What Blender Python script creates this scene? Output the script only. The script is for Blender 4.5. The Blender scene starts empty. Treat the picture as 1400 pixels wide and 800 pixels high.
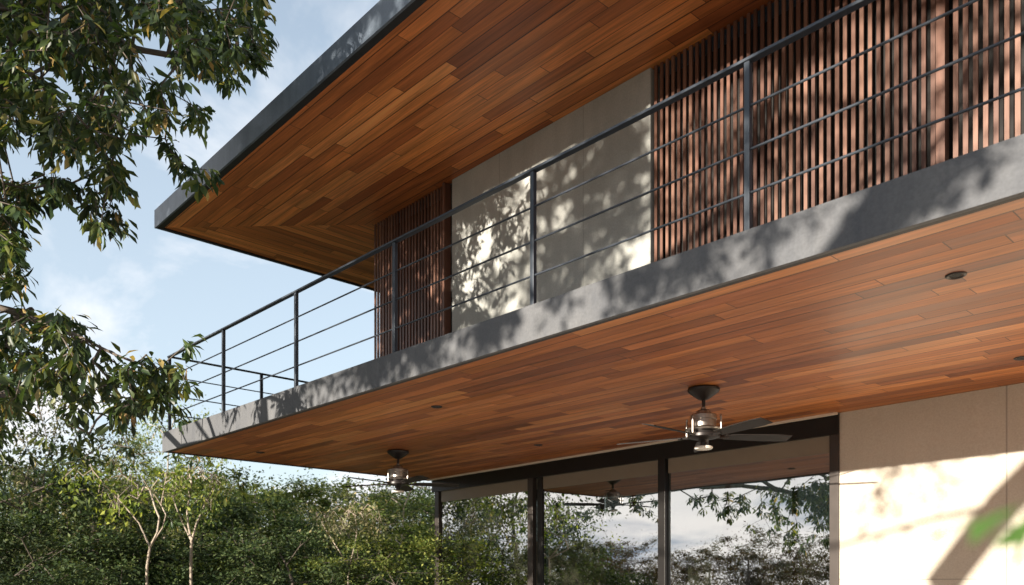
import bpy, math, random
import numpy as np
from mathutils import Vector, Matrix
R = math.radians
scene = bpy.context.scene
EYE = 1.6            # camera height above ground; heights below are measured from the eye
FPX, HY = 1132.0, 800.0
aV = np.array([-0.68351202, 0.72993925]); bV = np.array([0.72993925, 0.68351202])

# ------------------------------------------------------------------ camera
cam = bpy.data.cameras.new('camera'); camo = bpy.data.objects.new('camera', cam)
scene.collection.objects.link(camo); scene.camera = camo
cam.sensor_width = 36; cam.sensor_fit = 'HORIZONTAL'; cam.lens = FPX / 1400 * 36
cam.shift_y = 400 / 1400
camo.location = (0, 0, EYE)
fw = (-aV[1], bV[1])                       # camera forward in world x, y (world x = -A, y = B)
camo.rotation_euler = (R(90), 0, math.atan2(fw[1], fw[0]) - R(90))
cam.clip_start = 0.05; cam.clip_end = 2000
cam.dof.use_dof = True; cam.dof.focus_distance = 7.2; cam.dof.aperture_fstop = 2.5

# ------------------------------------------------------------------ world, sun, exposure
SUN_T, SUN_Z = 0.02, 0.146                 # travel per metre of depth: sideways, downwards
sd = Vector((SUN_T, -1.0, SUN_Z)).normalized()     # towards the sun
el = math.asin(sd.z)
sun = bpy.data.lights.new('sun', 'SUN'); suno = bpy.data.objects.new('sun', sun)
scene.collection.objects.link(suno)
suno.rotation_euler = sd.to_track_quat('Z', 'Y').to_euler()
sun.energy = 4.9; sun.angle = R(0.5); sun.color = (1.0, 0.91, 0.78)
scene.view_settings.view_transform = 'Standard'; scene.view_settings.look = 'None'
scene.view_settings.exposure = 1.2; scene.view_settings.gamma = 1
world = bpy.data.worlds.new('World'); scene.world = world; world.use_nodes = True
scene.cycles.use_denoising = True
scene.cycles.max_bounces = 10; scene.cycles.diffuse_bounces = 6; scene.cycles.transparent_max_bounces = 12
scene.cycles.sample_clamp_indirect = 6
scene.cycles.caustics_reflective = False; scene.cycles.caustics_refractive = False


class NT:
    """small helper that wires shader nodes"""
    def __init__(s, tree): s.t = tree; s.n = tree.nodes; s.l = tree.links
    def new(s, typ, ins=None, **kw):
        n = s.n.new(typ)
        for k, v in kw.items(): setattr(n, k, v)
        for k, v in (ins or {}).items():
            if isinstance(v, bpy.types.NodeSocket): s.l.new(v, n.inputs[k])
            else: n.inputs[k].default_value = v
        return n
    def m(s, op, a, b=0.0, c=0.0, clamp=False):
        n = s.new('ShaderNodeMath', {0: a, 1: b, 2: c}, operation=op); n.use_clamp = clamp
        return n.outputs[0]
    def noise(s, vec, scale, detail=4, rough=0.55, dist=0.0, out=0):
        return s.new('ShaderNodeTexNoise', {'Vector': vec, 'Scale': scale, 'Detail': detail, 'Roughness': rough, 'Distortion': dist}).outputs[out]
    def ramp(s, fac, stops):
        n = s.new('ShaderNodeValToRGB', {0: fac}); cr = n.color_ramp
        while len(cr.elements) < len(stops): cr.elements.new(0.5)
        for e, (p, c) in zip(cr.elements, stops):
            e.position = p; e.color = (*c, 1) if len(c) == 3 else c
        return n.outputs[0]
    def mix(s, f, a, b, mode='MIX'):
        n = s.new('ShaderNodeMix', data_type='RGBA', blend_type=mode)
        for i, v in ((0, f), (6, a), (7, b)):
            if isinstance(v, bpy.types.NodeSocket): s.l.new(v, n.inputs[i])
            else: n.inputs[i].default_value = v if i == 0 else (*v, 1) if len(v) == 3 else v
        return n.outputs[2]
    def map(s, v, scale=(1, 1, 1), loc=(0, 0, 0)):
        return s.new('ShaderNodeMapping', {'Vector': v, 'Scale': scale, 'Location': loc}).outputs[0]


w = NT(world.node_tree); w.n.clear()
sky = w.new('ShaderNodeTexSky', sky_type='NISHITA')
sky.sun_disc = False; sky.sun_elevation = el; sky.sun_rotation = math.atan2(sd.x, sd.y)
sky.air_density = 1.0; sky.dust_density = 0.6; sky.ozone_density = 1.6; sky.altitude = 100
tc = w.new('ShaderNodeTexCoord').outputs['Generated']
sp = w.new('ShaderNodeSeparateXYZ', {0: tc})
zz = w.m('MAXIMUM', sp.outputs[2], 0.0)
den = w.m('ADD', zz, 0.16)
pv = w.new('ShaderNodeCombineXYZ', {0: w.m('DIVIDE', sp.outputs[0], den), 1: w.m('DIVIDE', sp.outputs[1], den), 2: 0.0}).outputs[0]
cn = w.noise(w.map(pv, (1, 1, 1), (15.3, 4.4, 0)), 1.15, 8, 0.56, 0.35)
cmask = w.ramp(cn, [(0.46, (0, 0, 0)), (0.60, (1, 1, 1))])
hz = w.ramp(zz, [(0.0, (0.75, 0.75, 0.75)), (0.16, (0.62, 0.62, 0.62)), (0.42, (0.48, 0.48, 0.48)), (0.75, (0.22, 0.22, 0.22)), (1.0, (0, 0, 0))])   # bright milky air low over the horizon
cl = w.noise(w.map(pv, (1, 1, 1), (7, 3, 0)), 2.6, 5)
ccol = w.mix(cl, (3.3, 3.45, 3.8), (5.6, 5.4, 5.2))
sunside = w.m('MULTIPLY', sp.outputs[1], -1.4, clamp=True)
hz = w.m('MULTIPLY', hz, w.m('SUBTRACT', 1.0, w.m('MULTIPLY', sunside, 0.75)))
base = w.mix(sunside, w.mix(hz, sky.outputs[0], (3.35, 3.75, 4.15)), w.mix(hz, (1.7, 2.2, 2.9), (3.35, 3.75, 4.15)))
lowc = w.noise(w.map(tc, (2.2, 2.2, 9.0), (1.7, 0, .3)), 1.3, 7, 0.55, 0.2)      # banks of low cloud on the sun's side of the sky
side = w.m('MULTIPLY', w.m('MULTIPLY', sp.outputs[1], -1.6, clamp=True), w.ramp(zz, [(0.0, (1, 1, 1)), (0.45, (0, 0, 0))]))
lmask = w.m('MULTIPLY', w.ramp(lowc, [(0.46, (0, 0, 0)), (0.58, (1, 1, 1))]), side, clamp=True)
fin = w.mix(lmask, w.mix(cmask, base, ccol), (7.5, 7.0, 6.4))
bg = w.new('ShaderNodeBackground', {'Color': fin, 'Strength': 0.118})
w.l.new(bg.outputs[0], w.new('ShaderNodeOutputWorld').inputs[0])

# ------------------------------------------------------------------ object helpers
def link(o): scene.collection.objects.link(o); return o
def tag(o, label=None, cat=None, group=None, kind=None):
    if label: o['label'] = label
    if cat: o['category'] = cat
    if group: o['group'] = group
    if kind: o['kind'] = kind
    return o
def empty(name, loc=(0, 0, 0), parent=None, rz=0):
    o = link(bpy.data.objects.new(name, None)); o.location = loc; o.rotation_euler = (0, 0, rz)
    o.empty_display_size = 0.2
    if parent: o.parent = parent
    return o
def W(A, B, z): return (-A, B, z + EYE)
def at(px, py, D):                        # a point on the sight line at a real distance
    X = (px - 700) / FPX * D
    A = X * aV[0] + D * aV[1]; B = X * bV[0] + D * bV[1]
    return np.array([-A, B, EYE + (HY - py) / FPX * D])

class MB:
    def __init__(s): s.v = []; s.f = []; s.uv = []
    def box(s, A0, A1, B0, B1, z0, z1, fn=None):
        fn = fn or (lambda A, B, z: W(A, B, z)); n = len(s.v)
        for z in (z0, z1):
            for (A, B) in ((A0, B0), (A1, B0), (A1, B1), (A0, B1)): s.v.append(fn(A, B, z))
        for q in ((0, 1, 2, 3), (7, 6, 5, 4), (4, 5, 1, 0), (5, 6, 2, 1), (6, 7, 3, 2), (7, 4, 0, 3)):
            s.f.append([n + i for i in q]); s.uv.append(None)
        return s
    def poly(s, pts, uv=None):
        n = len(s.v); s.v += [tuple(p) for p in pts]; s.f.append(list(range(n, n + len(pts)))); s.uv.append(uv); return s
    def prism(s, pts, z0, z1):              # pts in A, B
        k = len(pts); n = len(s.v)
        s.v += [W(A, B, z0) for A, B in pts] + [W(A, B, z1) for A, B in pts]
        s.f.append([n + i for i in range(k)]); s.f.append([n + k + i for i in reversed(range(k))]); s.uv += [None, None]
        for i in range(k):
            j = (i + 1) % k; s.f.append([n + i, n + k + i, n + k + j, n + j]); s.uv.append(None)
        return s
    def tube(s, p, q, r0, r1=None, seg=10, caps=True):
        p = Vector(p); q = Vector(q); r1 = r0 if r1 is None else r1
        d = (q - p).normalized(); u = d.orthogonal().normalized(); v = d.cross(u); n = len(s.v)
        for c, r in ((p, r0), (q, r1)):
            for i in range(seg):
                t = 2 * math.pi * i / seg; s.v.append(tuple(c + u * math.cos(t) * r + v * math.sin(t) * r))
        for i in range(seg):
            j = (i + 1) % seg; s.f.append([n + i, n + j, n + seg + j, n + seg + i]); s.uv.append(None)
        if caps:
            s.f.append([n + i for i in reversed(range(seg))]); s.f.append([n + seg + i for i in range(seg)]); s.uv += [None, None]
        return s
    def lathe(s, prof, seg=28, c=(0, 0, 0)):
        n = len(s.v)
        for r, z in prof:
            for i in range(seg):
                t = 2 * math.pi * i / seg; s.v.append((c[0] + r * math.cos(t), c[1] + r * math.sin(t), c[2] + z))
        for k in range(len(prof) - 1):
            for i in range(seg):
                j = (i + 1) % seg
                s.f.append([n + k * seg + i, n + k * seg + j, n + (k + 1) * seg + j, n + (k + 1) * seg + i]); s.uv.append(None)
        return s
    def build(s, name, mat, parent=None, smooth=False, bevel=0.0):
        me = bpy.data.meshes.new(name); me.from_pydata(s.v, [], s.f)
        if any(u is not None for u in s.uv):
            L = me.uv_layers.new(name='UVMap'); i = 0
            for f, u in zip(s.f, s.uv):
                for k in range(len(f)): L.data[i].uv = u[k] if u else (0, 0); i += 1
        me.materials.append(mat); me.update()
        if smooth:
            me.polygons.foreach_set('use_smooth', [True] * len(me.polygons))
            try: me.set_sharp_from_angle(angle=R(35))
            except Exception: pass
        o = link(bpy.data.objects.new(name, me))
        if parent:
            o.parent = parent
            o.matrix_parent_inverse = Matrix.Identity(4)
            o.location = -Vector(parent_world(parent))
        if bevel:
            b = o.modifiers.new('bevel', 'BEVEL'); b.width = bevel; b.segments = 2; b.limit_method = 'ANGLE'
        return o
def parent_world(p):
    v = Vector((0, 0, 0))
    while p: v += p.location; p = p.parent
    return v
def fast_mesh(name, V, T, mat, smooth=False, mats=None, midx=None):
    me = bpy.data.meshes.new(name); V = np.asarray(V, np.float32); T = np.asarray(T, np.int32)
    me.vertices.add(len(V)); me.vertices.foreach_set('co', V.ravel())
    me.loops.add(T.size); me.loops.foreach_set('vertex_index', T.ravel())
    me.polygons.add(len(T)); me.polygons.foreach_set('loop_start', np.arange(0, T.size, T.shape[1], dtype=np.int32))
    if smooth: me.polygons.foreach_set('use_smooth', np.ones(len(T), bool))
    me.update(calc_edges=True); me.materials.append(mat)
    return me

# ------------------------------------------------------------------ materials
def newmat(name):
    m = bpy.data.materials.new(name); m.use_nodes = True; t = NT(m.node_tree); t.n.clear()
    b = t.new('ShaderNodeBsdfPrincipled'); o = t.new('ShaderNodeOutputMaterial'); t.l.new(b.outputs[0], o.inputs[0])
    return m, t, b, o
def setb(t, b, **k):
    for n, v in k.items():
        n = n.replace('_', ' ')
        if isinstance(v, bpy.types.NodeSocket): t.l.new(v, b.inputs[n])
        else: b.inputs[n].default_value = (*v, 1) if isinstance(v, tuple) and len(v) == 3 else v
def bump(t, b, h, strength=0.3, dist=0.01):
    t.l.new(t.new('ShaderNodeBump', {'Height': h, 'Strength': strength, 'Distance': dist}).outputs[0], b.inputs['Normal'])
def simple(name, col, rough=0.5, metal=0.0, var=0.12, scale=6, bs=0.0, spec=0.5):
    m, t, b, o = newmat(name); c = t.new('ShaderNodeTexCoord').outputs['Object']
    n = t.noise(c, scale, 5); k = t.m('MULTIPLY_ADD', n, 2 * var, 1 - var)
    setb(t, b, Base_Color=t.mix(1.0, col, t.new('ShaderNodeCombineColor', {0: k, 1: k, 2: k}).outputs[0], 'MULTIPLY'), Metallic=metal,
         Roughness=t.m('MULTIPLY_ADD', n, 0.2, rough - 0.1))
    b.inputs['Specular IOR Level'].default_value = spec
    if bs: bump(t, b, t.noise(c, scale * 12, 4), bs, 0.004)
    return m

def plank_mat(name, w_=0.14, tone=1.0):
    m, t, b, o = newmat(name)
    uv = t.new('ShaderNodeUVMap').outputs[0]; s = t.new('ShaderNodeSeparateXYZ', {0: uv}); u, v = s.outputs[0], s.outputs[1]
    vr = t.m('DIVIDE', v, w_); row = t.m('FLOOR', vr); fv = t.m('FRACT', vr)
    rn = t.new('ShaderNodeTexWhiteNoise', {'W': row}, noise_dimensions='1D').outputs[0]
    ln = t.m('MULTIPLY_ADD', rn, 1.5, 1.1)
    uc = t.m('DIVIDE', t.m('MULTIPLY_ADD', rn, 17.3, u), ln); col = t.m('FLOOR', uc); fu = t.m('FRACT', uc)
    cv = t.new('ShaderNodeCombineXYZ', {0: row, 1: col, 2: 0.0}).outputs[0]
    idn = t.new('ShaderNodeTexWhiteNoise', {'Vector': cv}, noise_dimensions='2D'); r1 = idn.outputs[0]
    r2 = t.new('ShaderNodeSeparateXYZ', {0: idn.outputs[1]}).outputs[1]
    gv = t.new('ShaderNodeCombineXYZ', {0: t.m('MULTIPLY', u, 1.3), 1: t.m('MULTIPLY', v, 38.0), 2: t.m('MULTIPLY', r1, 40.0)}).outputs[0]
    grain = t.noise(gv, 1.0, 6, 0.62, 0.6)
    gv2 = t.new('ShaderNodeCombineXYZ', {0: t.m('MULTIPLY', u, 0.9), 1: t.m('MULTIPLY', v, 9.0), 2: t.m('MULTIPLY', r1, 31.0)}).outputs[0]
    broad = t.noise(gv2, 1.0, 3, 0.5, 0.9)
    c = t.ramp(r1, [(0.0, (0.155, 0.042, 0.013)), (0.22, (0.25, 0.078, 0.022)), (0.5, (0.345, 0.113, 0.030)), (0.78, (0.42, 0.148, 0.040)), (1.0, (0.49, 0.195, 0.064))])
    c = t.mix(t.m('MULTIPLY', r2, 0.35), c, (0.33, 0.095, 0.028))
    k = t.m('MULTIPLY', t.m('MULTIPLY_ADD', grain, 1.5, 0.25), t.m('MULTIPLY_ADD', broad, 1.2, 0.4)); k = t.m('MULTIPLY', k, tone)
    c = t.mix(1.0, c, t.new('ShaderNodeCombineColor', {0: k, 1: k, 2: k}).outputs[0], 'MULTIPLY')
    e1 = t.m('MULTIPLY', t.m('MINIMUM', fv, t.m('SUBTRACT', 1.0, fv)), w_)
    e2 = t.m('MULTIPLY', t.m('MINIMUM', fu, t.m('SUBTRACT', 1.0, fu)), ln)
    rw = t.m('MULTIPLY_ADD', t.new('ShaderNodeTexWhiteNoise', {'W': t.m('FLOOR', t.m('ADD', vr, 0.5))}, noise_dimensions='1D').outputs[0], 0.0060, 0.0016)
    g1 = t.m('LESS_THAN', e1, rw); g2 = t.m('LESS_THAN', e2, 0.0032); gap = t.m('MAXIMUM', g1, g2)
    c = t.mix(t.m('MULTIPLY', gap, 0.85), c, (0.02, 0.009, 0.005))
    setb(t, b, Base_Color=c, Roughness=t.m('MULTIPLY_ADD', grain, 0.22, t.m('MULTIPLY_ADD', r2, 0.12, 0.27)))
    b.inputs['Specular IOR Level'].default_value = 0.55
    h = t.m('SUBTRACT', t.m('MULTIPLY_ADD', r1, 0.25, t.m('MULTIPLY', grain, 0.12)), gap)
    bump(t, b, h, 0.6, 0.003)
    return m

def slat_mat():
    m, t, b, o = newmat('slat_wood'); c = t.new('ShaderNodeTexCoord').outputs['Object']
    ri = t.new('ShaderNodeNewGeometry').outputs['Random Per Island']
    g = t.noise(t.map(c, (30, 30, 1.6)), 1.0, 6, 0.6, 0.4)
    col = t.ramp(ri, [(0, (0.10, 0.042, 0.027)), (0.5, (0.155, 0.070, 0.045)), (1, (0.215, 0.108, 0.072))])
    k = t.m('MULTIPLY_ADD', g, 1.1, 0.45)
    setb(t, b, Base_Color=t.mix(1.0, col, t.new('ShaderNodeCombineColor', {0: k, 1: k, 2: k}).outputs[0], 'MULTIPLY'), Roughness=0.5)
    bump(t, b, g, 0.3, 0.003); return m

def concrete(name, c0, c1, rough=0.8, scale=2.2, bs=0.25, streak=0.35, spec=0.3, joints=None):
    m, t, b, o = newmat(name); c = t.new('ShaderNodeTexCoord').outputs['Object']
    n = t.noise(c, scale, 8, 0.62, 0.3); s = t.noise(t.map(c, (7, 7, 0.7)), 1.0, 5, 0.6)
    f = t.m('ADD', t.m('MULTIPLY', n, 1 - streak), t.m('MULTIPLY', s, streak))
    col = t.ramp(f, [(0.33, c0), (0.66, c1)])
    fine = t.noise(c, 60, 4)
    col = t.mix(0.12, col, t.ramp(fine, [(0.3, (0.05, 0.05, 0.05)), (0.7, (0.9, 0.9, 0.9))]), 'OVERLAY')
    if joints:
        x = t.new('ShaderNodeSeparateXYZ', {0: c})
        g = None
        for ax, pos, wd in joints:
            q = t.m('LESS_THAN', t.m('ABSOLUTE', t.m('SUBTRACT', x.outputs[ax], pos)), wd)
            g = q if g is None else t.m('MAXIMUM', g, q)
        col = t.mix(t.m('MULTIPLY', g, 0.45), col, (0.12, 0.10, 0.08))
    setb(t, b, Base_Color=col, Roughness=rough); b.inputs['Specular IOR Level'].default_value = spec
    bump(t, b, t.m('ADD', t.m('MULTIPLY', n, 0.5), t.m('MULTIPLY', fine, 0.25)), bs, 0.006); return m

def leaf_mat(name, stops, trans=0.25, rough=0.6, spec=0.2):
    m = bpy.data.materials.new(name); m.use_nodes = True; t = NT(m.node_tree); t.n.clear()
    ri = t.new('ShaderNodeNewGeometry').outputs['Random Per Island']
    c = t.ramp(ri, stops)
    pn = t.noise(t.new('ShaderNodeNewGeometry').outputs['Position'], 0.55, 4)
    k = t.m('MULTIPLY_ADD', pn, 3.2, -0.6)
    c = t.mix(1.0, c, t.new('ShaderNodeCombineColor', {0: k, 1: k, 2: k}).outputs[0], 'MULTIPLY')
    b = t.new('ShaderNodeBsdfPrincipled', {'Base Color': c, 'Roughness': rough, 'Specular IOR Level': spec})
    tr = t.new('ShaderNodeBsdfTranslucent', {'Color': t.mix(1.0, c, (1.5, 1.6, 0.7), 'MULTIPLY')})
    mx = t.new('ShaderNodeMixShader', {0: trans, 1: b.outputs[0], 2: tr.outputs[0]})
    t.l.new(mx.outputs[0], t.new('ShaderNodeOutputMaterial').inputs[0]); return m

def glass_mat():
    m = bpy.data.materials.new('tinted_glass'); m.use_nodes = True; t = NT(m.node_tree); t.n.clear()
    nz = t.noise(t.new('ShaderNodeTexCoord').outputs['Object'], 0.7, 2)
    bp = t.new('ShaderNodeBump', {'Height': nz, 'Strength': 0.12, 'Distance': 0.02}).outputs[0]
    fr = t.new('ShaderNodeFresnel', {'IOR': 1.9}).outputs[0]
    gl = t.new('ShaderNodeBsdfGlossy', {'Color': (0.95, 0.97, 1, 1), 'Roughness': 0.0, 'Normal': bp})
    tr = t.new('ShaderNodeBsdfTransparent', {'Color': (0.50, 0.52, 0.50, 1)})
    f = t.m('MULTIPLY', t.m('MULTIPLY_ADD', fr, 1.5, 0.30, clamp=True), t.m('SUBTRACT', 1.0, t.new('ShaderNodeNewGeometry').outputs['Backfacing']))   # the coating is on the outer face
    mx = t.new('ShaderNodeMixShader', {0: f, 1: tr.outputs[0], 2: gl.outputs[0]})
    t.l.new(mx.outputs[0], t.new('ShaderNodeOutputMaterial').inputs[0]); return m

M = dict(
    soffit_low=plank_mat('soffit_planks', 0.14, 1.04), soffit_roof=plank_mat('roof_soffit_planks', 0.135, 1.9), slat=slat_mat(),  # roof soffit tone raised in place of missing bounce light
    fascia=concrete('slab_edge_concrete', (0.078, 0.082, 0.092), (0.135, 0.136, 0.14), 0.7, 2.0, 0.3, 0.45),
    roofedge=concrete('roof_edge_metal', (0.085, 0.108, 0.145), (0.17, 0.205, 0.25), 0.45, 2.5, 0.1, 0.5, 0.5),
    upperwall=concrete('upper_plaster', (0.38, 0.385, 0.36), (0.54, 0.54, 0.505), 0.85, 1.1, 0.12, 0.3, 0.2,
                       joints=[(0, -6.77, .003), (0, -5.53, .003), (2, 2.9 + EYE, .002)]),
    lowerwall=concrete('lower_plaster', (0.54, 0.49, 0.41), (0.63, 0.575, 0.485), 0.85, 0.9, 0.12, 0.25, 0.2,
                       joints=[(0, -2.394, .007), (2, 0.055 + EYE, .005)]),
    dark=simple('dark_bronze_metal', (0.016, 0.014, 0.013), 0.4, 0.4, 0.2, 5),
    jamb=simple('bronze_frame', (0.055, 0.045, 0.04), 0.45, 0.3, 0.15, 5),
    rail=simple('dark_grey_steel', (0.055, 0.065, 0.08), 0.38, 0.35, 0.2, 8, 0.05),
    blackgap=simple('black_steel', (0.018, 0.018, 0.02), 0.6),
    pale=simple('pale_trim', (0.80, 0.70, 0.58), 0.5),
    glass=glass_mat(),
    interior=simple('cream_ceiling', (0.78, 0.68, 0.53), 0.8),
    spandrel=simple('beige_spandrel', (0.24, 0.20, 0.15), 0.5),
    intfloor=simple('stone_floor', (0.35, 0.32, 0.27), 0.35),
    void=simple('black_void', (0.012, 0.010, 0.009), 0.8),  # near-black colour stands in for the darkness behind the slats
    nickel=simple('brushed_nickel', (0.36, 0.33, 0.30), 0.38, 1.0, 0.15, 20),
    fandark=simple('fan_bronze', (0.03, 0.025, 0.024), 0.4, 0.5),
    blade=simple('fan_blade_wood', (0.022, 0.018, 0.016), 0.6, 0.0, 0.2, 12, spec=0.15),
    frost=simple('frosted_glass', (0.75, 0.72, 0.66), 0.3),
    stone=concrete('pale_stone', (0.42, 0.42, 0.33), (0.62, 0.60, 0.48), 0.8, 6, 0.4, 0.2),
    bark=concrete('bark', (0.07, 0.055, 0.045), (0.17, 0.14, 0.115), 0.9, 9, 0.6, 0.5),
    palebark=concrete('pale_bark', (0.30, 0.24, 0.19), (0.50, 0.42, 0.34), 0.85, 7, 0.4, 0.5),
    grass=concrete('ground_cover', (0.08, 0.085, 0.035), (0.24, 0.19, 0.10), 0.95, 1.5, 0.5, 0.1),
    bounce_paving=concrete('bounce_stone', (0.55, 0.50, 0.43), (0.66, 0.60, 0.52), 0.7, 1.2, 0.15, 0.1),  # kept pale so it throws light up at the soffits
    leaf=leaf_mat('tree_leaf', [(0, (0.020, 0.038, 0.016)), (0.35, (0.036, 0.062, 0.022)), (0.75, (0.07, 0.098, 0.030)), (0.93, (0.15, 0.16, 0.045)), (0.96, (0.34, 0.29, 0.10)), (1, (0.36, 0.21, 0.09))], 0.3, 0.42, 0.4),
    leafshade=leaf_mat('shade_tree_leaf', [(0, (0.03, 0.04, 0.015)), (1, (0.09, 0.075, 0.03))], 0.12),
    wood1=leaf_mat('forest_leaf', [(0, (0.05, 0.082, 0.02)), (0.5, (0.11, 0.145, 0.038)), (1, (0.23, 0.235, 0.065))], 0.3),
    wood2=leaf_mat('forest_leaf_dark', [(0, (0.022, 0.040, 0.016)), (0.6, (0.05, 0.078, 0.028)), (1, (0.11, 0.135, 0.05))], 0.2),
    wood3=leaf_mat('forest_leaf_grey', [(0, (0.085, 0.10, 0.055)), (0.5, (0.145, 0.15, 0.075)), (1, (0.25, 0.21, 0.11))], 0.25),
    lime=leaf_mat('lime_leaf', [(0, (0.08, 0.12, 0.02)), (0.5, (0.16, 0.20, 0.035)), (1, (0.28, 0.29, 0.055))], 0.35),
    rust=leaf_mat('dry_leaf', [(0, (0.07, 0.04, 0.025)), (0.5, (0.12, 0.07, 0.04)), (1, (0.10, 0.11, 0.04))], 0.2),
)

# ------------------------------------------------------------------ ground
g = MB().box(-260, 260, -260, 260, -EYE - 0.5, -EYE).build('ground', M['grass']); tag(g, kind='structure')
pv_ = MB().box(-9, 19, -9, 13.2, -EYE + 0.004, -EYE + 0.12).build('bounce_terrace', M['bounce_paving']); tag(pv_, kind='structure')  # unseen paving, added wide and pale to bounce light onto the soffits

# ------------------------------------------------------------------ the house
house = empty('modern_house', W(4, 8, -EYE))
tag(house, 'two storey modern house with wood soffits, slatted screens, wraparound balcony and glazed lower room', 'house')
AR = -4.5                                  # right-hand end of everything, well out of frame
# lower wall line runs at a slight angle to the balcony edge
def BW(A): return 8.25 + 0.035 * A
def low(A, B, z): return W(A, B + BW(A), z)   # B measured from the wall plane
# --- balcony slab
BE = lambda A: 4.166 + 0.0083 * (11.3 - A)
slab = MB().prism([(11.3, BE(11.3)), (AR, BE(AR)), (AR, 13.0), (11.3, 13.0)], 1.812, 2.036).build('balcony_slab', M['fascia'], house)
# fascia lip hangs a little lower than the boards
lip = MB()
lip.prism([(11.3, BE(11.3) - 0.004), (AR, BE(AR) - 0.004), (AR, BE(AR) + 0.03), (11.3, BE(11.3) + 0.03)], 1.778, 2.04)
lip.build('slab_edge', M['fascia'], slab)
MB().prism([(11.296, BE(11.3) + 0.032), (AR, BE(AR) + 0.032), (AR, BE(AR) + 0.085), (11.296, BE(11.3) + 0.085)], 1.786, 1.809).build('shadow_gap', M['blackgap'], slab)
MB().prism([(11.3, BE(11.3) + 0.032), (11.285, BE(11.3) + 0.032), (11.285, 8.6), (11.3, 8.6)], 1.779, 1.810).build('end_trim', M['blackgap'], slab)
pts = [(11.284, BE(11.3) + 0.087), (AR, BE(AR) + 0.087), (AR, BW(AR) + 0.06), (11.284, BW(11.284) + 0.06)]
MB().poly([W(a, b, 1.796) for a, b in reversed(pts)], [(a, b + 0.0083 * a) for a, b in reversed(pts)]).build('soffit', M['soffit_low'], slab)
# --- roof
RB = lambda A: 4.064 + 0.010 * (A - 11.3)
rf = [(11.3, RB(11.3)), (AR, RB(AR)), (AR, 14), (11.3, 14)]
roof = MB().prism(rf, 4.79, 4.985).build('roof', M['roofedge'], house)
MB().prism([(11.304, RB(11.3) - .004), (AR, RB(AR) - .004), (AR, RB(AR) + 0.02), (11.304, RB(11.3) + 0.02)], 4.752, 4.99).build('roof_edge', M['roofedge'], roof)
MB().prism([(11.302, RB(11.3) + 0.022), (11.285, RB(11.3) + 0.022), (11.285, 14), (11.302, 14)], 4.753, 4.988).build('side_edge', M['roofedge'], roof)
MB().prism([(11.283, RB(11.3) + 0.022), (AR, RB(AR) + 0.022), (AR, RB(AR) + 0.10), (11.283, RB(11.3) + 0.10)], 4.762, 4.787).build('shadow_gap', M['blackgap'], roof)
MB().prism([(11.283, RB(11.3) + 0.103), (11.25, RB(11.3) + 0.103), (11.25, 13.9), (11.283, 13.9)], 4.762, 4.787).build('side_gap', M['blackgap'], roof)
c0 = (11.248, RB(11.3) + 0.102); UB, UC = 6.15, 9.24
zf = 4.775
front = [c0, (AR, RB(AR) + 0.102), (AR, UB + .05), (UC - .02, UB + .05)]
MB().poly([W(a, b, zf) for a, b in reversed(front)], [(a, b) for a, b in reversed(front)]).build('front_soffit', M['soffit_roof'], roof)
side = [c0, (UC - .02, UB + .05), (UC - .02, 13.9), (11.248, 13.9)]
MB().poly([W(a, b, zf) for a, b in reversed(side)], [(b + 50.3, 11.248 - a + 3.02) for a, b in reversed(side)]).build('side_soffit', M['soffit_roof'], roof)
# --- upper storey
up = MB(); up.box(4.70, 7.60, UB, UB + 0.2, 2.04, 4.772); up.build('upper_wall', M['upperwall'], house)
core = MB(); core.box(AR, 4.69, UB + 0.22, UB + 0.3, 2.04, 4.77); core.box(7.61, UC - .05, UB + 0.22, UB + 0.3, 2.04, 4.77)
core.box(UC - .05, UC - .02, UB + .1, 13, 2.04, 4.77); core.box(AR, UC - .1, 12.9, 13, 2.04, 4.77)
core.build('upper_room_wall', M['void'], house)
rnd = random.Random(5)
def slats(A0, A1, pitch, name='slat_screen', extra=None):
    s = MB(); A = A0
    while A > A1:
        wd = 0.031 * rnd.uniform(0.93, 1.06)
        s.box(A - wd, A, UB + 0.004 + rnd.uniform(-.002, .002), UB + 0.022, 2.05, 4.768); A -= pitch
    o = s.build(name, M['slat'], house); return o
s1 = slats(UC, 7.80, 0.064); s2 = slats(4.66, 2.24, 0.0635); s3 = slats(2.10, AR, 0.0635)
MB().box(2.145, 2.205, UB - .02, UB + .06, 2.05, 4.768).build('screen_post', M['slat'], s2)
MB().box(7.70, 7.735, UB - .04, UB + .1, 2.05, 4.768).build('screen_post', M['slat'], s1)
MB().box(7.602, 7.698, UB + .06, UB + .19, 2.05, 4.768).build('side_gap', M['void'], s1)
# --- lower storey
GA0, GA1 = 3.965, 11.19
lw = MB(); lw.box(AR, GA0, 0, 0.25, -EYE, 1.794, low); lower = lw.build('lower_wall', M['lowerwall'], house)
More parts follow.
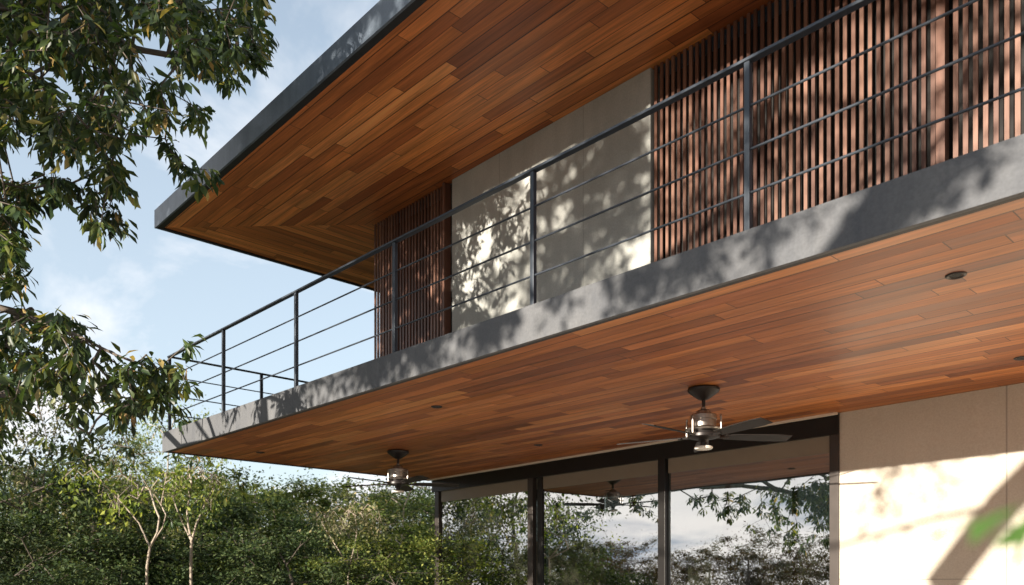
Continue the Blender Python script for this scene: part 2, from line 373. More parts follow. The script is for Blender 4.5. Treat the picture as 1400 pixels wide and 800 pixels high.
# glazed front: frame and panes
fr = MB(); fr.box(GA0 + .001, 11.19, -.03, .09, 1.575, 1.79, low)
door = fr.build('sliding_door', M['dark'], house)
MB().box(GA0 + .001, 11.28, -.07, -.032, 1.772, 1.794, low).build('head_trim', M['pale'], door)
for (l, r, mt, dB) in ((11.19, 10.94, 'jamb', 0), (8.80, 8.635, 'jamb', -.01), (8.633, 8.45, 'dark', .02), (6.37, 6.18, 'dark', -.02), (4.065, GA0 + .001, 'jamb', -.005)):
    wd = min(l - r, 0.11); mid = (l + r) / 2
    if l < 5: mid, wd = (l + r) / 2, l - r
    MB().box(mid - wd / 2, mid + wd / 2, dB - .02, dB + .07, -EYE + .12, 1.574, low).build('door_stile', M[mt], door, bevel=.003)
MB().box(GA0, 11.19, -.02, .07, -EYE + .06, -EYE + .12, low).build('door_sill', M['dark'], door)
for (l, r) in ((10.94, 8.80), (8.45, 6.37), (6.18, 4.065)):
    MB().box(r - .02, l + .02, .004, .018, 1.395, 1.574, low).build('spandrel', M['spandrel'], door)
    MB().box(r - .03, l + .03, .022, .034, -EYE + .12, 1.574, low).build('pane', M['glass'], door)
# glazed side and back of the room
FB = 13.0
sf = MB(); sf.box(11.10, 11.19, 8.8, FB, 1.60, 1.80); sg = sf.build('side_window', M['dark'], house)
for b in (10.2, 11.6, FB - .05): MB().box(11.11, 11.18, b, b + .06, -EYE + .12, 1.598).build('window_mullion', M['dark'], sg)
MB().box(11.14, 11.152, 8.78, FB, -EYE + .12, 1.598).build('pane', M['glass'], sg)
bf = MB(); bf.box(AR, 11.19, FB + .005, FB + .1, 2.0, 2.04); bw = bf.build('rear_window', M['dark'], house)
for A in (10.35, 8.2, 6.9, 4.9, 3.2): MB().box(A, A + .07, FB + .005, FB + .08, -EYE + .12, 1.998).build('window_mullion', M['dark'], bw)
MB().box(2.0, 11.1, FB + .03, FB + .042, -EYE + .12, 1.998).build('pane', M['glass'], bw)
MB().poly([W(a, b, 1.806) for a, b in ((2, 8.5), (2, FB), (11.08, FB), (11.08, 8.78))]).build('room_ceiling', M['interior'], house)
MB().box(1.8, 2.0, 8.6, FB, -EYE + .12, 1.80).build('room_wall', M['interior'], house)
MB().box(8.64, 9.78, 10.0, 10.15, -EYE + .125, 0.72).build('partition_wall', M['interior'], house)
MB().box(10.2, 10.88, 10.0, 10.15, -EYE + .125, 0.76).build('partition_wall', M['interior'], house)
# --- railing
RA = [11.24, 9.585, 7.85, 6.095, 4.355, 2.585, 0.82, -0.93, -2.68]
rb = lambda A: BE(A) + 0.07
hr = MB()
hr.prism([(11.265, rb(11.2) - .025), (AR, rb(AR) - .025), (AR, rb(AR) + .025), (11.265, rb(11.2) + .025)], 3.05, 3.069)
hr.box(11.215, 11.262, rb(11.2) + .026, 8.8, 3.05, 3.069)
railing = hr.build('railing', M['rail'], house, bevel=.003)
for A in RA: MB().box(A - .018, A + .018, rb(A) - .018, rb(A) + .018, 1.95, 3.049).build('railing_post', M['rail'], railing, bevel=.003)
for A in RA: MB().box(A - .045, A + .045, rb(A) - .035, rb(A) + .045, 2.0365, 2.045).build('base_plate', M['rail'], railing)
for B in (5.55, 6.8, 8.0): MB().box(11.225, 11.25, B - .02, B + .02, 2.037, 3.049).build('railing_post', M['rail'], railing)
for k in (1, 2, 3):
    z = 2.036 + 1.015 * k / 4 - 0.005
    MB().tube(W(11.24, rb(11.24), z), W(AR, rb(AR), z), 0.0075).build('railing_rod', M['rail'], railing, True)
    MB().tube(W(11.237, rb(11.24), z + .001), W(11.237, 8.8, z + .001), 0.0075).build('railing_rod', M['rail'], railing, True)
# --- downlights set in the soffit
for (A, B) in ((10.496, 5.168), (6.596, 5.138), (1.744, 5.157), (7.511, 7.495), (2.022, 7.412)):
    c = W(A, B, 1.793)
    o = MB().lathe([(.036, 0), (.04, -.003), (.050, -.006), (.056, -.003), (.058, .002)], 28, c).build('downlight', M['fandark'], slab, True)
    MB().lathe([(0.001, .0005), (.034, .0005)], 24, c).build('lamp_lens', M['void'], o)

# ------------------------------------------------------------------ ceiling fans
def fan(A, B, label, phase):
    t = empty('ceiling_fan', W(A, B, 1.793)); tag(t, label, 'ceiling fan', 'ceiling fans under the balcony')
    c = W(A, B, 0); L = lambda prof, name, m, par=t: MB().lathe([(r, z) for r, z in prof], 32, c).build(name, M[m], par, True)
    L([(.001, 1.792), (.14, 1.792), (.145, 1.782), (.142, 1.765), (.12, 1.745), (.085, 1.72), (.05, 1.695), (.028, 1.685), (.001, 1.684)], 'canopy', 'fandark')
    L([(.016, 1.69), (.016, 1.60)], 'downrod', 'fandark')
    mo = L([(.001, 1.62), (.024, 1.62), (.026, 1.598), (.05, 1.594), (.064, 1.582), (.070, 1.556), (.112, 1.551), (.118, 1.543), (.118, 1.505), (.112, 1.500), (.112, 1.440), (.12, 1.430), (.160, 1.424), (.168, 1.416), (.160, 1.404), (.11, 1.396), (.001, 1.395)], 'motor', 'nickel')
    L([(.11, 1.394), (.115, 1.375), (.145, 1.368), (.145, 1.345), (.11, 1.335), (.05, 1.325), (.03, 1.30), (.03, 1.27), (.001, 1.27)], 'lower_housing', 'fandark')
    L([(.03, 1.268), (.078, 1.262), (.084, 1.252), (.075, 1.238), (.04, 1.232), (.001, 1.231)], 'light_cover', 'frost')
    cA = Vector(c)
    for k in range(5):
        th = phase + k * 2 * math.pi / 5
        d = Vector((math.cos(th), math.sin(th), 0)); s = Vector((-d.y, d.x, 0))
        up = Vector((0, 0, 1)); n = 12; vv = []; 
        b = MB(); rows = []
        for i in range(n + 1):
            q = i / n; r = .20 + .62 * q; hw = .052 + .022 * math.sin(min(1, q * 1.25) * math.pi * .5)
            if q > .9: hw *= .9
            tilt = R(-13)
            row = []
            for sg in (-1, 1):
                p = cA + d * r + s * (sg * hw * math.cos(tilt)) + up * (1.352 + sg * hw * math.sin(tilt))
                row.append((p, p + up * .007))
            rows.append(row)
        for i in range(n):
            a0, a1 = rows[i], rows[i + 1]
            for q in ((a0[0][0], a0[1][0], a1[1][0], a1[0][0]), (a0[0][1], a1[0][1], a1[1][1], a0[1][1]),
                      (a0[0][0], a1[0][0], a1[0][1], a0[0][1]), (a0[1][0], a0[1][1], a1[1][1], a1[1][0])): b.poly(q)
        for row in (rows[0], rows[-1]): b.poly((row[0][0], row[0][1], row[1][1], row[1][0]))
        b.build('fan_blade', M['blade'], t)
        h = MB().tube(cA + d * .09 + up * 1.35, cA + d * .24 + up * 1.352, .014, .011, 8)
        h.build('blade_arm', M['fandark'], t)
    for k in range(4):
        th = phase + .35 + k * math.pi / 2
        d = Vector((math.cos(th), math.sin(th), 0)); b = MB()
        pts = [cA + d * .172 + up * 1.528, cA + d * .18 + up * 1.515, cA + d * .18 + up * 1.37, cA + d * .14 + up * 1.36]
        for p, q in zip(pts, pts[1:]): b.tube(p, q, .009, None, 8)
        b.build('bracket', M['nickel'], t, True)
    return t
# blade angles: camera-plane angle -65 deg turned into world
fwd_ang = math.atan2(fw[1], fw[0])
cam2w = lambda deg: R(deg) + fwd_ang - R(90)
fan(4.315, 6.433, 'bronze and nickel ceiling fan nearer the cream wall, in front of the large right pane', cam2w(-65))
fan(9.12, 6.454, 'small looking farther ceiling fan near the left corner post of the glazed room', cam2w(-58))

# ------------------------------------------------------------------ things inside
o = MB().box(6.57, 6.98, 10.0, 10.35, -EYE + .125, 0.395).build('stone_pillar', M['stone'], bevel=.01)
tag(o, 'pale rough stone pillar inside the room behind the right pane', 'pillar')
lt = empty('table_lamp', W(6.75, 10.12, 0.397)); tag(lt, 'small lit-looking glass lamp standing on the pale stone pillar indoors', 'lamp')
c = W(6.75, 10.12, 0.397)
MB().lathe([(.001, 0), (.06, 0), (.06, .015), (.015, .03), (.013, .1), (.001, .1)], 20, c).build('lamp_base', M['nickel'], lt, True)
MB().lathe([(.055, .10), (.062, .12), (.05, .26), (.03, .30), (.001, .302)], 20, c).build('lamp_shade', M['frost'], lt, True)

# ------------------------------------------------------------------ foliage helpers
LEAF_V = np.array([(0, 0, 0), (.30, -.30, .03), (.30, 0, 0), (.30, .30, .03), (.68, -.5, .02), (.68, 0, -.05), (.68, .5, .02), (1, 0, -.16)])
LEAF_T = np.array([(0, 1, 2), (0, 2, 3), (1, 4, 5), (1, 5, 2), (2, 5, 6), (2, 6, 3), (4, 7, 5), (5, 7, 6)])
CARD_V = np.array([(0, 0, 0), (.5, -.5, .06), (1, 0, -.1), (.5, .5, .06)]); CARD_T = np.array([(0, 1, 2), (0, 2, 3)])
def leaves(C, D, L, Wd, rng, tv=LEAF_V, tt=LEAF_T, roll=0.5):
    """C centres, D unit directions, lengths, widths -> verts, tris"""
    n = len(C); D = D / np.linalg.norm(D, axis=1, keepdims=True)
    up = np.tile((0, 0, 1.0), (n, 1)) + rng.normal(0, roll, (n, 3))
    S = np.cross(up, D); S /= np.linalg.norm(S, axis=1, keepdims=True) + 1e-9; N = np.cross(D, S)
    V = (C[:, None] + D[:, None] * (tv[None, :, 0:1] * L[:, None, None]) + S[:, None] * (tv[None, :, 1:2] * Wd[:, None, None])
         + N[:, None] * (tv[None, :, 2:3] * L[:, None, None]))
    T = tt[None] + (np.arange(n) * len(tv))[:, None, None]
    return V.reshape(-1, 3), T.reshape(-1, 3)
def whorls(P, rng, n=9, L=.17, W_=.05, droop=.55, spread=.03, dirs=None):
    C = np.repeat(P, n, 0); m = len(C)
    az = rng.uniform(0, 2 * math.pi, m); e = rng.normal(-droop, .38, m)
    D = np.stack([np.cos(az) * np.cos(e), np.sin(az) * np.cos(e), np.sin(e)], 1)
    if dirs is not None: D += np.repeat(dirs, n, 0) * .5
    C = C + rng.normal(0, spread, (m, 3)) + D * .015
    Ls = L * rng.uniform(.6, 1.15, m)
    return leaves(C, D, Ls, Ls * (W_ / L) * rng.uniform(.8, 1.2, m), rng)
def grow(path, pts, rng, step=.35, sag=.12, pref=.25, limbs=()):
    """branch skeleton from a trunk path to every tip; returns node positions, parents"""
    N = [np.array(p, float) for p in path]; par = [-1] + list(range(len(path) - 1)); root = N[0]
    dr = [np.linalg.norm(np.array(p) - np.array(path[len(path) // 2])) for p in path]
    dist = [0.0]
    for i in range(1, len(path)): dist.append(dist[-1] + np.linalg.norm(N[i] - N[i - 1]))
    lowflag = np.zeros(len(pts) * 12 + 400, bool)
    for st, chain in limbs:                # ready-made limbs leaving the path at node st
        prev = st
        for p in chain:
            p = np.array(p, float); dist.append(dist[prev] * .3 + np.linalg.norm(p - N[prev])); N.append(p); par.append(prev); prev = len(N) - 1; lowflag[prev] = True
    arr = np.zeros((len(pts) * 12 + len(N) + 10, 3)); arr[:len(N)] = N; da = np.zeros(len(arr)); da[:len(N)] = dist
    tips = []
    top = np.array(path[-1], float)
    order = np.argsort(np.linalg.norm(pts - top, axis=1))
    k0 = max(1, len(path) // 2)
    for i in order:
        p = pts[i]; n = len(N)
        d = np.linalg.norm(arr[:n] - p, axis=1); cost = d + pref * da[:n]; cost[:k0] += 50
        if len(limbs): cost = cost + (60 * lowflag[:n] if p[2] > EYE + 2.5 else 2 * (~lowflag[:n]))
        j = int(np.argmin(cost)); L = d[j]; q = arr[j].copy(); m = min(10, max(1, int(L / step)))
        off = rng.normal(0, .07 * L, 3); prev = j
        for s in range(1, m + 1):
            t = s / m; x = q * (1 - t) + p * t + off * math.sin(math.pi * t) + np.array([0, 0, sag * L * math.sin(math.pi * t)])
            N.append(x); par.append(prev); lowflag[len(N) - 1] = lowflag[prev]; arr[len(N) - 1] = x; da[len(N) - 1] = da[prev] + L / m; prev = len(N) - 1
        tips.append(prev)
    return np.array(N), np.array(par), tips
def smooth_path(P, k):
    P = [np.array(p, float) for p in P]; Q = []
    for i in range(len(P) - 1):
        a, b, c, d = P[max(0, i - 1)], P[i], P[i + 1], P[min(len(P) - 1, i + 2)]
        for s in range(k):
            t = s / k; Q.append(.5 * ((2 * b) + (c - a) * t + (2 * a - 5 * b + 4 * c - d) * t * t + (3 * b - a - 3 * c + d) * t ** 3))
    return Q + [P[-1]]
def skeleton_mesh(N, par, tips, r_tip=.004, r_base=None, ex=.42, seg=6, rmax=None):
    cnt = np.zeros(len(N)); 
    for t in tips: cnt[t] += 1
    for i in range(len(N) - 1, 0, -1): cnt[par[i]] += cnt[i] if par[i] >= 0 else 0
    r = r_tip * np.maximum(cnt, 1) ** ex
    if rmax: r = np.minimum(r, rmax)
    E = np.arange(1, len(N)); E = E[par[E] >= 0]; P = N[par[E]]; Q = N[E]; rp = r[par[E]]; rq = r[E]; rp = np.minimum(rp, rq * 1.35 + .002)
    d = Q - P; ln = np.linalg.norm(d, axis=1, keepdims=True) + 1e-9; d = d / ln
    ref = np.where(np.abs(d[:, 2:3]) > .9, np.array([[1., 0, 0]]), np.array([[0, 0, 1.]]))
    u = np.cross(d, ref); u /= np.linalg.norm(u, axis=1, keepdims=True); v = np.cross(d, u)
    th = np.arange(seg) * 2 * math.pi / seg; c, s = np.cos(th), np.sin(th)
    ring = u[:, None] * c[None, :, None] + v[:, None] * s[None, :, None]
    Va = P[:, None] - d[:, None] * (rp[:, None, None] * .3) + ring * rp[:, None, None]; Vb = Q[:, None] + ring * rq[:, None, None]
    V = np.concatenate([Va, Vb], 1).reshape(-1, 3); n = len(E); base = (np.arange(n) * 2 * seg)[:, None]
    i = np.arange(seg); j = (i + 1) % seg
    F = np.stack([i, j, j + seg, i + seg], 1)[None] + base[:, :, None]
    return V, F.reshape(-1, 4)
def tree_obj(name, base, Vb, Fb, Vl, Tl, bark, leaf, label, group=None, cat='tree'):
    t = empty(name, base); tag(t, label, cat, group); b = np.array(base)
    for nm, V, F, m, sm in (('trunk', Vb, Fb, bark, True), ('crown', Vl, Tl, leaf, False)):
        o = link(bpy.data.objects.new(nm, fast_mesh(nm, V - b, F, m, sm))); o.parent = t
    return t
def inpoly(x, y, P):
    c = False; j = len(P) - 1
    for i in range(len(P)):
        if (P[i][1] > y) != (P[j][1] > y) and x < (P[j][0] - P[i][0]) * (y - P[i][1]) / (P[j][1] - P[i][1]) + P[i][0]: c = not c
        j = i
    return c
from mathutils import noise as mnoise

# ------------------------------------------------------------------ the tree that hangs in from the left
rng = np.random.default_rng(7); rr = random.Random(3)
crown = [(-260, -220), (180, -220), (352, -120), (360, 10), (372, 55), (366, 95), (342, 88), (328, 70), (318, 118), (296, 108), (268, 92), (262, 125), (282, 160),
         (296, 180), (262, 185), (232, 178), (196, 182), (172, 200), (160, 225), (172, 270), (172, 318), (140, 322), (118, 300), (95, 262), (60, 285), (34, 300),
         (30, 345), (44, 372), (20, 392), (-260, 420)]
limb = [(-260, 400), (20, 425), (55, 430), (100, 430), (140, 462), (172, 486), (205, 500), (243, 512), (250, 538), (232, 560), (205, 548), (178, 560),
        (160, 585), (150, 560), (118, 575), (100, 562), (80, 520), (52, 520), (38, 560), (5, 560), (-260, 600)]
pts = []
def sample(poly, n, d0, d1, thr, bias=0.0):
    xs = [p[0] for p in poly]; ys = [p[1] for p in poly]; k = 0; tries = 0
    while k < n and tries < n * 60:
        tries += 1
        x = rr.uniform(min(xs), max(xs)); y = rr.uniform(min(ys), max(ys))
        if not inpoly(x, y, poly): continue
        if mnoise.noise(Vector((x / 62, y / 62, 3.1))) < thr: continue
        pts.append(at(x, y - 4, rr.uniform(d0, d1))); k += 1
sample(crown, 1750, 6.4, 9.8, -.22)
sample(limb, 250, 6.2, 7.6, -.3)
for x, y in ((232, 205), (248, 222), (262, 232), (270, 246), (255, 236), (283, 232), (226, 190), (240, 214)): pts.append(at(x, y, 7.3 + rr.uniform(-.2, .2)))
for x, y in ((256, 470), (236, 512), (247, 500), (222, 500), (212, 545), (158, 566), (110, 562), (252, 522), (200, 485), (185, 500)): pts.append(at(x, y, 6.6 + rr.uniform(-.2, .2)))
def mirrored(px, py, D):                   # a point whose mirror image in the glazing is met on this sight line
    p = at(px, py, D); A, B = -p[0], p[1]; n = np.array([-.035, 1.]); n /= np.hypot(*n)
    d = (np.array([A, B - 8.25]) @ n); A, B = np.array([A, B]) - 2 * d * n
    return np.array([-A, B, p[2]])
for poly, n in (([(925, 640), (1140, 600), (1140, 745), (1080, 750), (1020, 720), (960, 700), (925, 690)], 320), ([(860, 640), (900, 635), (900, 725), (885, 715), (862, 690)], 50), ([(700, 660), (760, 665), (750, 700), (700, 740)], 20)):
    xs = [p[0] for p in poly]; ys = [p[1] for p in poly]
    for _ in range(n):
        x, y = rr.uniform(min(xs), max(xs)), rr.uniform(min(ys), max(ys))
        if inpoly(x, y, poly): pts.append(mirrored(x, y, rr.uniform(16.5, 19)))
def blocks(p, A0, A1, z0, z1, Bw):          # would this point shade that piece of wall
    k = Bw - p[1]; A = -p[0] + SUN_T * k; z = p[2] - EYE - SUN_Z * k
    return k > 0 and A0 < A < A1 and z0 < z < z1
pts = [p for p in pts if not (blocks(p, 8.0, 11.8, 1.62, 2.2, 4.2) and rr.random() < .93)]
pts = [p for p in pts if not (blocks(p, 8.4, 11.1, -.5, .85, 10.0) and rr.random() < .45)]
pts = np.array(pts)
base = np.array(W(8.2, -2.3, -EYE))
path = [base, np.array(W(8.25, -2.25, .1)), np.array(W(8.2, -2.2, 1.6)), np.array(W(8.3, -1.8, 2.9)), np.array(W(8.7, -.9, 4.2)), np.array(W(9.2, .2, 5.1)), np.array(W(9.6, 1.2, 5.9)), at(10, 12, 7.9), at(80, 42, 7.8), at(160, 62, 7.7), at(230, 75, 7.7)]
path = smooth_path(path, 4)
low_limb = smooth_path([path[8], at(-420, 330, 7.6), at(-240, 372, 7.3), at(-90, 395, 7.0), at(10, 425, 6.9), at(90, 452, 6.8), at(160, 486, 6.7), at(215, 505, 6.6)], 3)[1:]
N, P_, tips = grow(path, pts, rng, .3, .10, .12, [(8, low_limb)])
Nl, Pl, tl = list(N), list(P_), list(tips)  # long low limb reaching back over the garden
st = int(np.argmin(np.linalg.norm(N - np.array(W(8.3, -1.8, 2.9)), axis=1)))
for x, y, D in ((1150, 700, 17.2), (1110, 682, 17.3), (1060, 668, 17.5), (1010, 664, 17.6), (960, 668, 17.8), (920, 655, 18.0)):
    Nl.append(mirrored(x, y, D)); Pl.append(st); st = len(Nl) - 1
    if x == 1060:
        fk = st
        for x2, y2 in ((1030, 650), (990, 622), (960, 600)): Nl.append(mirrored(x2, y2, 17.4)); Pl.append(fk); fk = len(Nl) - 1
        tl += [fk] * 300
tl += [st] * 700
N, P_, tips_all = np.array(Nl), np.array(Pl), tl
Vb, Fb = skeleton_mesh(N, P_, tips_all, .0030, ex=.42, rmax=.15)
dirs = N[tips] - N[P_[tips]]; dirs /= np.linalg.norm(dirs, axis=1, keepdims=True)
Vl, Tl = whorls(N[tips], rng, 13, .155, .048, .72, .035, dirs * np.array([1, 1, .4]))
ex = np.array([N[i] for i in range(len(N)) if i > 40 and rr.random() < .16])
V2, T2 = whorls(ex, rng, 6, .13, .042, .5, .03)
Tl = np.concatenate([Tl, T2 + len(Vl)]); Vl = np.concatenate([Vl, V2])
tree_obj('broadleaf_tree', tuple(base), Vb, Fb, Vl, Tl, M['bark'], M['leaf'], 'large tree with drooping dark leaf whorls hanging in front of the roof corner')

# ------------------------------------------------------------------ the spreading tree in front of the house that throws the dappled shade
rng = np.random.default_rng(21); rr = random.Random(12)
def occ(Aw, zw, Bw, Bo):                   # where a thing at depth Bo must stand to shade (Aw, zw) on the wall at Bw
    return np.array(W(Aw - SUN_T * (Bw - Bo), Bo, zw + SUN_Z * (Bw - Bo)))
pts = []
def shade(n, A0, A1, z0, z1, Bw, thr, sc=(1.0, 1.0), seed=0., b0=-8.5, b1=-3.5):
    k = t = 0
    while k < n and t < n * 40:
        t += 1; A = rr.uniform(A0, A1); z = rr.uniform(z0, z1)
        if mnoise.noise(Vector((A * sc[0] + z * .5, z * sc[1], seed))) < thr: continue
        pts.append(occ(A, z, Bw, rr.uniform(b0, b1))); k += 1
shade(1100, -1.5, 12.4, 4.45, 6.9, 6.15, -9)
shade(420, -1.5, 11.6, 4.55, 5.3, 4.1, -9)
shade(330, 4.6, 9.6, 2.3, 4.5, 6.15, -.05, (2.0, 1.1), 1.3, b0=-6.5, b1=-3.2)
shade(270, .2, 4.7, 2.0, 4.5, 6.15, -.3, (2.8, .8), 4.1, b0=-6.5, b1=-3.2)
shade(150, 4.7, 6.4, 1.9, 4.2, 6.15, -.3, (1., 1.), 2.2)
for a0, a1, n_ in ((5.35, 6.5, 70), (4.52, 4.95, 26), (3.95, 4.08, 5), (2.78, 3.5, 34), (2.3, 2.5, 6), (1.33, 1.85, 36), (-2.0, .9, 60)):
    shade(n_, a0, a1, 1.9, 2.22, 4.2, -9, b0=-6.0, b1=-3.2)
shade(40, 4.7, 5.7, 2.0, 2.9, 6.15, -.2, (1.6, 1.), 5.5, b0=-5.0, b1=-3.0)
shade(16, 6.5, 8.0, 1.8, 2.15, 4.2, -9, b0=-5.0, b1=-2.5)
shade(130, 4.9, 6.3, 2.0, 4.4, 6.15, -.1, (1.4, .8), 2.9, b0=-5.0, b1=-3.0)
shade(6, 2.6, 3.7, .65, 1.15, 8.35, -.1, (1.5, 1.5), 9.1, -7, -4)
pts = np.array(pts)
q = lambda A, z, Bo=-5.0: occ(A, z, 8.35, Bo)
base = np.array(W(2.9, -5.0, -EYE))
path = [base, np.array(W(2.8, -5.0, -.2)), np.array(W(2.35, -5, .9)), q(2.95, 0.0), q(2.42, .73), q(1.75, 1.4), q(1.1, 2.2), q(.6, 3.3), q(1.1, 4.5), q(2.5, 5.1), q(4.4, 5.4)]
N, P_, tips = grow(path, pts, rng, .4, .06, .10)
# the long low limb that crosses the sunlit wall
k = 4; ln = [q(2.42, .78), q(3.1, .62), q(3.95, .42, -5.2), q(5.2, .25, -5.5), q(6.8, .5, -5.8)]
Nl = list(N); Pl = list(P_); prev = 4; tl = list(tips)
for p in ln[1:]:
    Nl.append(p); Pl.append(prev); prev = len(Nl) - 1
for _ in range(14): tl.append(prev)
N = np.array(Nl); P_ = np.array(Pl)
Vb, Fb = skeleton_mesh(N, P_, tl, .008, ex=.42, rmax=.16, seg=8)
Vl, Tl = whorls(N[tips], rng, 15, .17, .055, .35, .10)
tree_obj('spreading_tree', tuple(base), Vb, Fb, Vl, Tl, M['bark'], M['leafshade'], 'spreading tree facing the house, known by its trunk and branch shadows on the cream wall')

# ------------------------------------------------------------------ woodland behind
def make_tree(seed, h, w_, leafm, barkm, n_att=90, per=46, ls=.17, trunk_r=.009, low=.25, fork=None, loose=.25):
    rng = np.random.default_rng(seed); pts = []
    while len(pts) < n_att:
        v = rng.uniform(-1, 1, 3)
        if v @ v > 1 or mnoise.noise(Vector(v * 1.7) + Vector((seed * 3.7, 0, 0))) < -.12: continue
        if rng.random() > .25 + .75 * (v @ v): continue
        pts.append((v[0] * w_ / 2, v[1] * w_ / 2, h * (low + 1) / 2 + v[2] * h * (1 - low) / 2))
    pts = np.array(pts); lean = rng.normal(0, .05, 2)
    path = [np.array((lean[0] * z * h, lean[1] * z * h, z * h)) for z in (0, .12, .24, .38, .5, .62)]
    N, P_, tips = grow(path, pts, rng, .5, .08, .18)
    Vb, Fb = skeleton_mesh(N, P_, tips, trunk_r * .55, ex=.52, seg=6)
    C = np.repeat(N[tips], per, 0); off = rng.normal(0, loose, C.shape) * (1, 1, .72) * rng.uniform(.15, 1.25, (len(C), 1)); m = len(C)
    D = rng.normal(0, 1, (m, 3)) + off * 1.2 + (0, 0, -.2); L = ls * rng.uniform(.55, 1.3, m)
    Vl, Tl = leaves(C + off, D, L, L * rng.uniform(.35, .6, m), rng, CARD_V, CARD_T, .8)
    return (fast_mesh('trunk', Vb, Fb, barkm, True), fast_mesh('crown', Vl, Tl, leafm))
protos = {
    'a': make_tree(1, 5, 4.6, M['wood1'], M['bark'], 110, 190, .095, low=.12),
    'b': make_tree(2, 5, 4.2, M['wood2'], M['bark'], 110, 190, .095, low=.10),
    'c': make_tree(3, 5, 4.4, M['wood3'], M['bark'], 90, 110, .075, low=.15, trunk_r=.008, loose=.26),
    'd': make_tree(4, 5, 4.8, M['wood2'], M['bark'], 110, 190, .10, low=.05),
    'e': make_tree(6, 5, 4.4, M['wood1'], M['palebark'], 90, 120, .085, low=.2),
    'r': make_tree(8, 5, 5.2, M['rust'], M['bark'], 90, 110, .11, low=.1),
}
def plant(kind, px, top, D, sc_w, label, rot, name='woodland_tree', group='trees of the woodland behind the house'):
    p = at(px, 800, D); p[2] = 0; h = EYE + (800 - top) / FPX * D
    t = empty(name, tuple(p), rz=rot); tag(t, label, 'tree', group)
    for me, nm in zip(protos[kind], ('trunk', 'crown')):
        o = link(bpy.data.objects.new(nm, me)); o.parent = t; o.scale = (sc_w, sc_w, h / 5)
    return t
plant('b', -60, 452, 13.5, 1.05, 'tall dark tree at the far left edge under the drooping branch', .3)
plant('c', 45, 520, 16, .95, 'tall loose grey-green tree left, its thin top open to the sky', 1.3)
plant('e', 225, 556, 24, 1.0, 'airy tree with a sparse top just left of the balcony corner', 2.2)
plant('b', 110, 662, 17, 1.1, 'dark round tree low at the left between the grey tree and the lime leaved one', 4.0)
plant('a', 250, 626, 19, 1.15, 'mid green tree right under the balcony corner', .9)
plant('c', 335, 640, 25, 1.3, 'grey-green tree left of the sky gap under the balcony edge', 5.1)
plant('d', 330, 676, 17, 1.0, 'low dark green tree beneath the gap of sky', 2.9)
plant('a', 440, 652, 20, 1.2, 'light green bushy tree in the middle of the woodland left of the farther fan', 3.7)
plant('c', 470, 662, 25, 1.4, 'pale dry tree behind the bushy green one, under the soffit end', .2)
plant('e', 545, 660, 20, 1.15, 'yellowish green tree directly under the farther ceiling fan', 1.9)
plant('b', 590, 668, 24, 1.3, 'dark tree beside and behind the corner post of the glazed room', 2.4)
plant('d', 400, 716, 14, .8, 'dark low tree in front of the light green bushy one', .6)
plant('a', 560, 722, 14, .75, 'small green tree close to the corner post at the bottom', 4.4)
plant('d', 20, 702, 12, .8, 'dark bushy tree at the bottom left corner', 5.5)
plant('b', 660, 662, 30, 1.5, 'dark tree seen through the left pane of the room', 3.3)
plant('a', 790, 722, 40, 1.6, 'distant tree seen through the middle pane', 1.1)
plant('e', 900, 716, 42, 1.7, 'distant tree seen through the glass at the middle stile', 2.1)
plant('r', 1040, 708, 34, 1.4, 'brownish distant tree seen through the right pane', .5)

for k, (px, top, D) in enumerate(((20, 640, 30), (90, 652, 33), (150, 668, 30), (215, 650, 32), (285, 655, 31), (365, 668, 32), (420, 660, 30), (500, 664, 34), (575, 668, 31), (640, 672, 36), (740, 700, 42), (850, 706, 44))):
    plant('bad'[k % 3], px, top, D, 1.55, 'dark tree in the far row that closes the gaps of the woodland', k * 1.7, 'distant_tree', 'far row of the woodland')
for k in range(9):                         # across the garden, behind the camera
    t = plant('r', 100, 0, 10, 1.5 + .2 * (k % 3), 'brown leaved tree across the garden, mirrored low in the glass', k * 2.1, 'garden_tree', 'trees across the garden')
    t.location = W(9 + k * 4.2, -21 - 2.5 * (k % 2), -EYE)
    for ch in t.children: ch.scale = (1.5, 1.5, (4.3 + .5 * math.sin(k * 2.2)) / 5)
# the pale forked trees in front of the wood
def forked(px0, D, limbs, tips_px, leafm, label, n, ls, r=.0068):
    rng = np.random.default_rng(int(px0)); b = at(px0, 800, D); b[2] = 0
    N = [b]; P_ = [-1]; trunk = [at(x, y, D) for x, y in limbs[0]]
    for p in trunk: N.append(p); P_.append(len(N) - 2)
    fork = len(N) - 1; ends = []
    for br in limbs[1:]:
        prev = fork
        for x, y in br: N.append(at(x, y, D + rng.uniform(-.5, .5))); P_.append(prev); prev = len(N) - 1
        ends.append(prev)
    arr = np.array([N[e] for e in ends]); tl = []
    for (x, y, s) in tips_px:
        for _ in range(n):
            p = at(x + rng.normal(0, s), y + rng.normal(0, s * .6), D + rng.normal(0, .55))
            j = int(np.argmin(np.linalg.norm(np.array(N) - p, axis=1) + np.where(np.arange(len(N)) <= fork, 9, 0)))
            mid = (N[j] + p) / 2 + (0, 0, .12); N.append(mid); P_.append(j); N.append(p); P_.append(len(N) - 2); tl.append(len(N) - 1)
    N = np.array(N); P_ = np.array(P_)
    # resample so long limbs curve a little
    Vb, Fb = skeleton_mesh(N, P_, tl, r * .4, ex=.54, seg=7)
    C = np.repeat(N[tl], 16, 0); off = rng.normal(0, .13, C.shape); m = len(C); D_ = rng.normal(0, 1, (m, 3)) + off * 3 + (0, 0, -.4)
    L = ls * rng.uniform(.6, 1.2, m); Vl, Tl = leaves(C + off, D_, L, L * .5, rng, CARD_V, CARD_T, .6)
    tree_obj('forked_tree', tuple(b), Vb, Fb, Vl, Tl, M['palebark'], leafm, label, 'slender pale forked trees')
